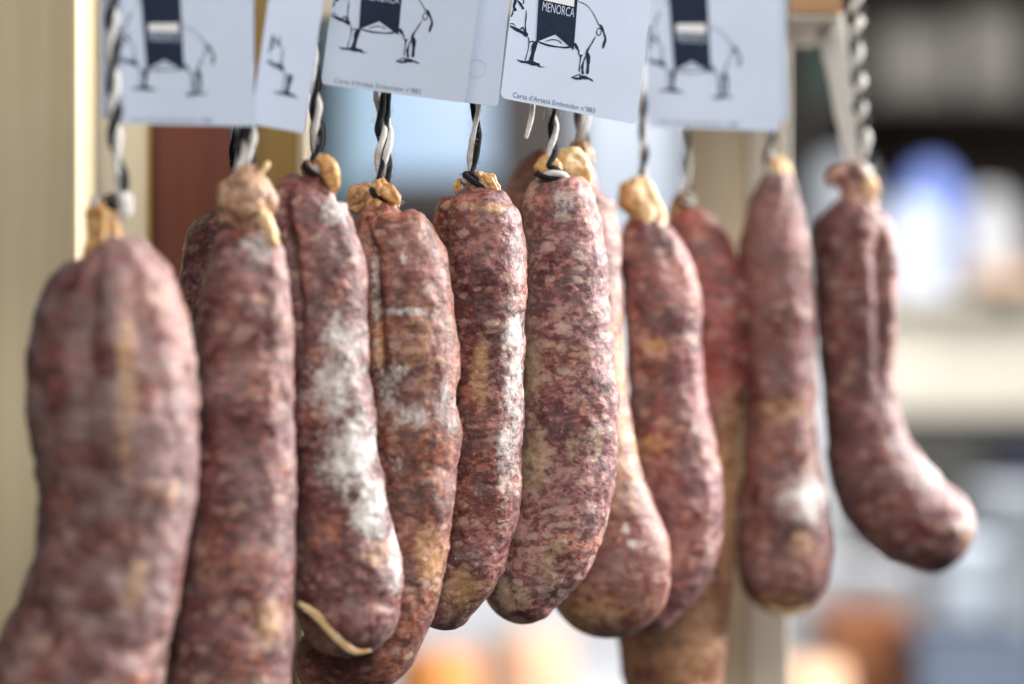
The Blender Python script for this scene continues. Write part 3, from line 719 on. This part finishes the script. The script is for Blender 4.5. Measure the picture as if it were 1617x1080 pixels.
def card(label, BL, BR, dl, dr, height=1.28, lean=0.0, art=True, art_shift=0.0, art_scale=1.0, art_v=1.0, text=True, roll=None, stamp=False, curl=0.0):
    A = P(*BL, dl); B = P(*BR, dr); W = (B - A).length; ux = (B - A) / W
    nrm = Vector((0, -1, 0)); nrm = (nrm - ux * nrm.dot(ux)).normalized()
    up = ux.cross(nrm); up = -up if up.z < 0 else up
    nrm = ux.cross(up); nrm = -nrm if nrm.y > 0 else nrm
    up = (up + nrm * lean).normalized()
    if roll: up = (up + ux * roll).normalized()
    nrm = ux.cross(up).normalized(); nrm = -nrm if nrm.y > 0 else nrm
    def f(a, b, z):
        bend = curl * math.sin(math.pi * min(max(a, 0), 1)) * W
        return A + ux * (a * W) + up * (b * W) + nrm * (z + bend)
    root = thing('product_card', label, 'card', A + ux * (W / 2), 'printed cards on the cords')
    # sheet with rounded corners
    pts = []; r = 0.035
    for cx, cy, a0 in ((1 - r, r, -90), (1 - r, height - r, 0), (r, height - r, 90), (r, r, 180)):
        for i in range(6):
            a = math.radians(a0 + 90 * i / 5); pts.append((cx + r * math.cos(a), cy + r * math.sin(a)))
    bm = bmesh.new()
    # columns so that the sheet can bend a little
    n = 12; t = 0.00045
    def outline(a):
        lo, hi = 0.0, height
        if a < r: e = r - math.sqrt(max(0, r*r - (r - a)**2)); lo, hi = e, height - e
        if a > 1 - r: e = r - math.sqrt(max(0, r*r - (a - 1 + r)**2)); lo, hi = e, height - e
        return lo, hi
    cols = [0, r*.15, r*.45, r] + [r + (1-2*r) * i / n for i in range(1, n)] + [1-r, 1-r*.45, 1-r*.15, 1]
    F, Bk = [], []
    for a in cols:
        lo, hi = outline(a)
        F.append((bm.verts.new(f(a, lo, 0)), bm.verts.new(f(a, hi, 0)))); Bk.append((bm.verts.new(f(a, lo, -t)), bm.verts.new(f(a, hi, -t))))
    for i in range(len(cols) - 1):
        bm.faces.new([F[i][0], F[i+1][0], F[i+1][1], F[i][1]]); bm.faces.new([Bk[i][0], Bk[i][1], Bk[i+1][1], Bk[i+1][0]])
        bm.faces.new([F[i][0], Bk[i][0], Bk[i+1][0], F[i+1][0]]); bm.faces.new([F[i][1], F[i+1][1], Bk[i+1][1], Bk[i][1]])
    bm.faces.new([F[0][0], F[0][1], Bk[0][1], Bk[0][0]]); bm.faces.new([F[-1][0], Bk[-1][0], Bk[-1][1], F[-1][1]])
    obj('sheet', bm_me(bm, 'sheet'), M['card'], root)
    g = lambda a, b, z: f(a * art_scale + art_shift, b * art_v, z)
    if art:
        V, Fc = [], []
        for pts_, w0, w1 in STROKES:
            if art == 'front' and (max(p[0] for p in pts_) > 859 or min(p[1] for p in pts_) < -20): continue
            v, fc = ribbon(pts_, w0, w1, g, 0.00008 + 0.000002 * (len(V) % 13))
            Fc += [[i + len(V) for i in q] for q in fc]; V += v
        obj('pig_drawing', mesh_np('pig_drawing', V, Fc, False), M['ink'], root)
        if art != 'front':
            loc = [e_local(*p) for p in BANNER]
            bme = mesh_np('banner', [g(x, y, 0.00014) for x, y in loc], [[0,1,2],[0,2,5],[2,3,4],[2,4,5]], False)
            bo = obj('banner', bme, M['ink'], root)
            so = obj('white_stripe', mesh_np('white_stripe', [g(*e_local(*p), 0.0002) for p in STRIPE], [[0,1,2,3]], False), M['ink_white'], None)
            so.parent = bo
            a0 = e_local(852.5, 17.5)
            to = obj('lettering', text_mesh('MENORCA', 0.232, (a0[0], a0[1]), g, 0.00022, -0.006, 1.75), M['card'], None)
            to.parent = bo
    if text:
        a0 = e_local(809, 153.5)
        obj('lettering', text_mesh('Carta d\u2019Artes\u00e0 Embotidor n\u00b0883', 0.60, a0, g, 0.0001, 0.0), M['ink_grey'], root)
    if stamp:
        V = []; Fc = []
        for i in range(33):
            a = 2 * math.pi * i / 32; V += [f(0.82 + 0.068 * math.cos(a), 0.25 + 0.068 * math.sin(a), 0.0001), f(0.82 + 0.060 * math.cos(a), 0.25 + 0.060 * math.sin(a), 0.0001)]
        for i in range(32): Fc.append([2*i, 2*i+1, 2*i+3, 2*i+2])
        obj('stamp_ring', mesh_np('stamp_ring', V, Fc, False), M['stamp'], root)
    # the card's own string hole collar at the top edge
    V, Fc = [], []
    for i in range(17):
        a = 2 * math.pi * i / 16
        for rr in (0.055, 0.028): V.append(f(0.5 + rr * math.cos(a), height - 0.09 + rr * math.sin(a), 0.00015))
    for i in range(16): Fc.append([2*i, 2*i+1, 2*i+3, 2*i+2])
    obj('eyelet', mesh_np('eyelet', V, Fc, False), M['steel'], root)
    return root
M['stamp'] = paper_mat('stamp_ink', (0.47, 0.54, 0.67))
card('out-of-focus pig card furthest left, hanging level in front of the brown panel', (188,196), (402,200), 0.898, 0.914, lean=0.02)
card('plain card edge peeking out left of the furthest-left pig card', (160,188), (372,192), 0.905, 0.918, art=False, text=False)
card('narrow card with only the front of the pig showing, right of the furthest-left card', (396,196), (481,211), 0.921, 0.930, height=3.5, art='front', art_shift=0.12, art_scale=2.4, art_v=2.4, text=False)
card('pig card left of centre with the number line in grey, tilted slightly', (507,133), (734,163), 0.958, 0.972, roll=0.03)
card('blank-faced card edge with a faint round stamp, tucked behind the left-of-centre pig card', (570,140), (786,169), 0.978, 0.992, art=False, text=False, stamp=True)
card('sharpest pig card reading MENORCA, tilted, above the marbled sausage', E_BL, E_BR, 0.997, 1.024, roll=-0.03)
card('blurred pig card at the right, in front of the pale post', (1022,200), (1232,208), 1.118, 1.135, roll=-0.02)
card('blank card edge behind the right-hand pig card', (1036,192), (1244,192), 1.139, 1.148, art=False, text=False)

# loose white cord end hanging below the sharp card
le = [P(845,120,1.012), P(842,160,1.012), P(838,190,1.012), P(831,217,1.012)]
v, _, _, _, _, f_ = sweep(le, [0.0011, 0.0011, 0.0012, 0.0008], 20, 8, 1, 1)
tag(obj('thread_end', mesh_np('thread_end', v, f_), M['white_cotton']), 'loose white thread end hanging below the sharp MENORCA card', 'thread')

# ------------------------------------------------------------------ background (far out of focus)
def px_box(name, px0, px1, py0, py1, d0, d1, mat, parent=None, bevel=0.006):
    a = P(px0, py1, d0); b = P(px1, py0, d0)
    return box(name, a.x, b.x, d0, d1, a.z, b.z, mat, parent, bevel)
B = {}
for k, c, r_ in (('wall_dark', (0.020,0.015,0.013), .8), ('white', (0.56,0.57,0.60), .5), ('cream', (0.84,0.78,0.66), .5), ('blue', (0.20,0.30,0.78), .45),
              ('paleblue', (0.62,0.70,0.90), .5), ('slate', (0.10,0.13,0.18), .5), ('navy', (0.012,0.016,0.04), .5), ('brown', (0.22,0.075,0.022), .6),
              ('orange', (0.66,0.25,0.06), .5), ('peach', (0.72,0.44,0.28), .6), ('drab', (0.075,0.075,0.068), .6), ('taupe', (0.13,0.12,0.105), .6), ('grey', (0.40,0.43,0.47), .5), ('tub', (0.62,0.70,0.78), .4), ('darkframe', (0.04,0.033,0.03), .6), ('green', (0.01,0.05,0.035), .6), ('teal', (0.26,0.38,0.47), .5)):
    B[k] = plain_mat('far_' + k, c, r_)
B['pane_blue'] = emit_mat('pane_blue', (0.50, 0.70, 0.95), 0.95)
B['pane_white'] = emit_mat('pane_white', (0.74, 0.84, 1.0), 0.80)

wall = px_box('back_wall', -900, 2500, -900, 1500, 3.9, 4.0, B['wall_dark']); wall['kind'] = 'structure'
# tall window far behind: two panes, dark mullion and sill
wd = 3.4
win = thing('window', 'bright pale blue window far behind the middle cords', 'window', P(800, 330, wd))
f1 = px_box('pane', 588, 775, -260, 276, wd, wd + .02, B['pane_blue'], win)
f2 = px_box('pane', 912, 1075, -260, 420, wd, wd + .02, B['pane_white'], win)
px_box('mullion', 776, 911, -260, 420, wd - .03, wd + .03, B['darkframe'], win)
px_box('frame_post', 530, 587, -260, 330, wd - .03, wd + .03, B['teal'], win)
px_box('sill', 588, 775, 278, 345, wd - .06, wd + .03, B['darkframe'], win)
# white partition and table
part = thing('partition', 'white screen behind the middle of the sausage row', 'screen', P(900, 1100, 3.1))
px_box('panel', 488, 1330, 430, 1290, 3.1, 3.13, B['white'], part)
px_box('cap_strip', 486, 1332, 424, 429, 3.09, 3.14, B['grey'], part, 0.002)
px_box('foot', 560, 620, 1291, 1310, 3.0, 3.25, B['grey'], part); px_box('foot', 1200, 1260, 1291, 1310, 3.0, 3.25, B['grey'], part)
tab = thing('table', 'white table far below and behind the sausages', 'table', P(1050, 1500, 2.4))
zt = P(0, 1095, 2.75).z
box('tabletop', P(350,0,2.4).x, P(1760,0,2.4).x, 2.1, 3.06, zt - .03, zt, B['white'], tab, 0.004)
for tx in (380, 1730):
    for ty in (2.14, 3.0): box('leg', P(tx,0,2.4).x - .02, P(tx,0,2.4).x + .02, ty, ty + .04, zt - .5, zt - .03, B['grey'], tab, 0.003)
def lathe(name, cx, cy, prof, mat, parent=None, n=32):
    verts = []; faces = []
    for r_, z in prof:
        for i in range(n): a = 2*math.pi*i/n; verts.append((cx + r_*math.cos(a), cy + r_*math.sin(a), z))
    for k in range(len(prof) - 1):
        for i in range(n): faces.append([k*n+i, k*n+(i+1) % n, (k+1)*n+(i+1) % n, (k+1)*n+i])
    faces.append(list(range(n))[::-1]); faces.append([(len(prof)-1)*n + i for i in range(n)])
    return obj(name, mesh_np(name, verts, faces), mat, parent)
def round_cheese(label, px, pyt, d, rpx, mat, cat='cheese', name='cheese_wheel'):
    c = P(px, 540, d); r_ = rpx * d / FPX; zt_ = P(0, pyt, d).z; h = zt_ - zt
    prof = [(r_*.9, zt+.0005), (r_*.98, zt+h*.12), (r_*1.0, zt+h*.35), (r_*1.0, zt+h*.65), (r_*.97, zt+h*.88), (r_*.88, zt_), (r_*.02, zt_ + .001)]
    return tag(lathe(name, c.x, d, prof, mat), label, cat)
round_cheese('orange round blurred below the middle sausages', 690, 1030, 2.5, 70, B['orange'])
round_cheese('peach-coloured round blurred below the marbled sausage', 835, 1005, 2.62, 68, B['peach'])
round_cheese('small pale peach round beside the brown box', 1265, 1046, 2.45, 75, B['peach'], 'cheese')
# brown box
bx = thing('wooden_box', 'reddish brown box low behind the slim mould-capped sausage', 'box', P(1370, 1095, 2.6))
zb = P(0, 985, 2.6).z; xa, xb = P(1300,0,2.6).x, P(1432,0,2.6).x
box('front', xa, xb, 2.55, 2.565, zt + .0005, zb, B['brown'], bx, .002); box('back', xa, xb, 2.70, 2.715, zt + .0005, zb, B['brown'], bx, .002)
box('side', xa, xa + .012, 2.566, 2.699, zt + .0005, zb, B['brown'], bx, .002); box('side', xb - .012, xb, 2.566, 2.699, zt + .0005, zb, B['brown'], bx, .002)
box('lid', xa - .004, xb + .004, 2.545, 2.72, zb + .0005, zb + .012, B['brown'], bx, .002)
# crates bottom right
def crate(label, px0, px1, pyt, d, mat, trim, zbase=None):
    a = P(px0, 540, d).x; b = P(px1, 540, d).x; z0 = (zt if zbase is None else zbase) + .0005; z1 = P(0, pyt, d).z
    root = thing('crate', label, 'crate', ((a+b)/2, d, z0)); dep = 0.16; n = 3; hh = (z1 - z0) / n
    for i in range(n):
        box('slat', a, b, d, d + .01, z0 + i*hh, z0 + i*hh + hh*.86, mat, root, .002)
        box('slat', a, b, d + dep, d + dep + .01, z0 + i*hh, z0 + i*hh + hh*.86, mat, root, .002)
        box('slat', a, a + .01, d + .011, d + dep - .001, z0 + i*hh, z0 + i*hh + hh*.86, mat, root, .002)
        box('slat', b - .01, b, d + .011, d + dep - .001, z0 + i*hh, z0 + i*hh + hh*.86, mat, root, .002)
    box('bottom', a + .011, b - .011, d + .011, d + dep - .001, z0, z0 + .012, mat, root, .002)
    box('contents', a + .014, b - .014, d + .014, d + dep - .004, z0 + .013, z1 - .006, trim, root, .01)
    return root
crate('slate blue crate at the bottom right corner', 1452, 1640, 1000, 2.45, B['slate'], B['navy'])
# cream counter to the right, farther back
ct = thing('counter', 'cream counter far behind the boot-shaped sausage', 'counter', P(1700, 1300, 3.5))
zc = P(0, 470, 3.5).z
px_box('front_panel', 1262, 2200, 478, 655, 3.5, 3.54, B['cream'], ct)
box('worktop', P(1255,0,3.5).x, P(2210,0,3.5).x, 3.46, 3.86, zc - .01, zc + .008, B['cream'], ct, .004)
px_box('plinth', 1262, 2200, 657, 1330, 3.52, 3.56, B['drab'], ct)
# tubs and boxes in front of the counter
def tub(label, px, pyt, pyb, d, rpx, mat, z0=None):
    c = P(px, 540, d); r_ = rpx*d/FPX; a = (P(0, pyb, d).z if z0 is None else z0); b = P(0, pyt, d).z; h = b - a
    prof = [(r_*.80, a+.0005), (r_*.82, a+.003), (r_*.97, b-h*.08), (r_*1.04, b-h*.07), (r_*1.04, b), (r_*.93, b), (r_*.90, b-h*.06), (r_*.02, b-h*.10)]
    return tag(lathe('tub', c.x, d, prof, mat), label, 'tub')
tub('pale blue-white plastic tub below the toe of the boot-shaped sausage', 1500, 850, 1095, 2.75, 66, B['tub'], zt)
tub('grey-blue tub at the right edge', 1590, 765, 1095, 2.9, 60, B['grey'], zt)
tub('low white tub under the boot-shaped sausage', 1392, 890, 1095, 2.95, 80, B['white'], zt)
crate('dark navy crate at the right edge, behind the slate blue crate', 1592, 1760, 700, 2.95, B['navy'], B['navy'])
# bags on the counter
def bag(name, label, cat, px, py0, py1, wpx, d, mat, seed, dep=0.6):
    k = 26; v = []; c = P(px, py1, d); h = P(px, py0, d).z - zc - .008; w = wpx * d / FPX / 2
    prof = np.linspace(0, 1, 22); verts = []
    for t in prof:
        rr = (1 - max(0, (t - .55) / .45) ** 2 * .62) * (0.9 + .1 * math.sin(t * 9 + seed))
        if t == 0: rr *= .92
        for i in range(k):
            a = 2*math.pi*i/k; wr = 1 + .06 * math.sin(5*a + seed + 4*t) + .04 * math.sin(9*a - 6*t)
            verts.append((c.x + w*rr*wr*math.cos(a), d + w*dep*rr*wr*math.sin(a), zc + .0085 + h*t))
    faces = [[r*k+i, r*k+(i+1) % k, (r+1)*k+(i+1) % k, (r+1)*k+i] for r in range(21) for i in range(k)]
    faces.append(list(range(k))[::-1]); faces.append([21*k+i for i in range(k)])
    return tag(obj(name, mesh_np(name, verts, faces), mat), label, cat)
bag('bag', 'bright blue bag on the cream counter, right of the boot-shaped sausage', 'bag', 1470, 262, 470, 110, 3.62, B['blue'], 1)
bag('bag', 'pale blue bag in front of the bright blue one', 'bag', 1440, 318, 470, 130, 3.55, B['paleblue'], 3)
bag('bag', 'white bag on the counter near the right edge', 'bag', 1562, 305, 470, 105, 3.55, B['white'], 5)
bag('bag', 'pale grey bag seen past the neck of the boot-shaped sausage', 'bag', 1325, 250, 470, 110, 3.7, B['grey'], 6)
tag(lathe('bread_loaf', P(1585,0,3.49).x, 3.49, [(0.045, zc+.0085),(0.056, zc+.015),(0.056, zc+.026),(0.042, zc+.038),(0.002, zc+.042)], B['peach']), 'peach loaf at the counter edge below the white bag', 'bread')
# dark shelves upper right
sh = thing('shelf_unit', 'dark brown shelf unit in the upper right background', 'shelf', P(1600, 470, 3.88))
for py in (-120, 150): px_box('shelf', 1262, 2300, py, py + 14, 3.72, 3.88, B['darkframe'], sh, .003)
px_box('upright', 1262, 1286, -300, 470, 3.715, 3.885, B['darkframe'], sh, .003)
def carton(label, px0, px1, py0, mat):
    root = thing('carton', label, 'carton', P((px0+px1)/2, 149, 3.8))
    px_box('body', px0, px1, py0 + 12, 149.3, 3.75, 3.86, mat, root, .003); px_box('lid', px0 - 3, px1 + 3, py0, py0 + 11.5, 3.745, 3.865, mat, root, .003)
carton('dark green carton at the left end of the dark shelf', 1292, 1345, 60, B['green'])
carton('wide taupe carton on the dark shelf', 1385, 1505, 40, B['taupe'])
carton('taupe carton near the right edge of the dark shelf', 1520, 1612, 20, B['taupe'])
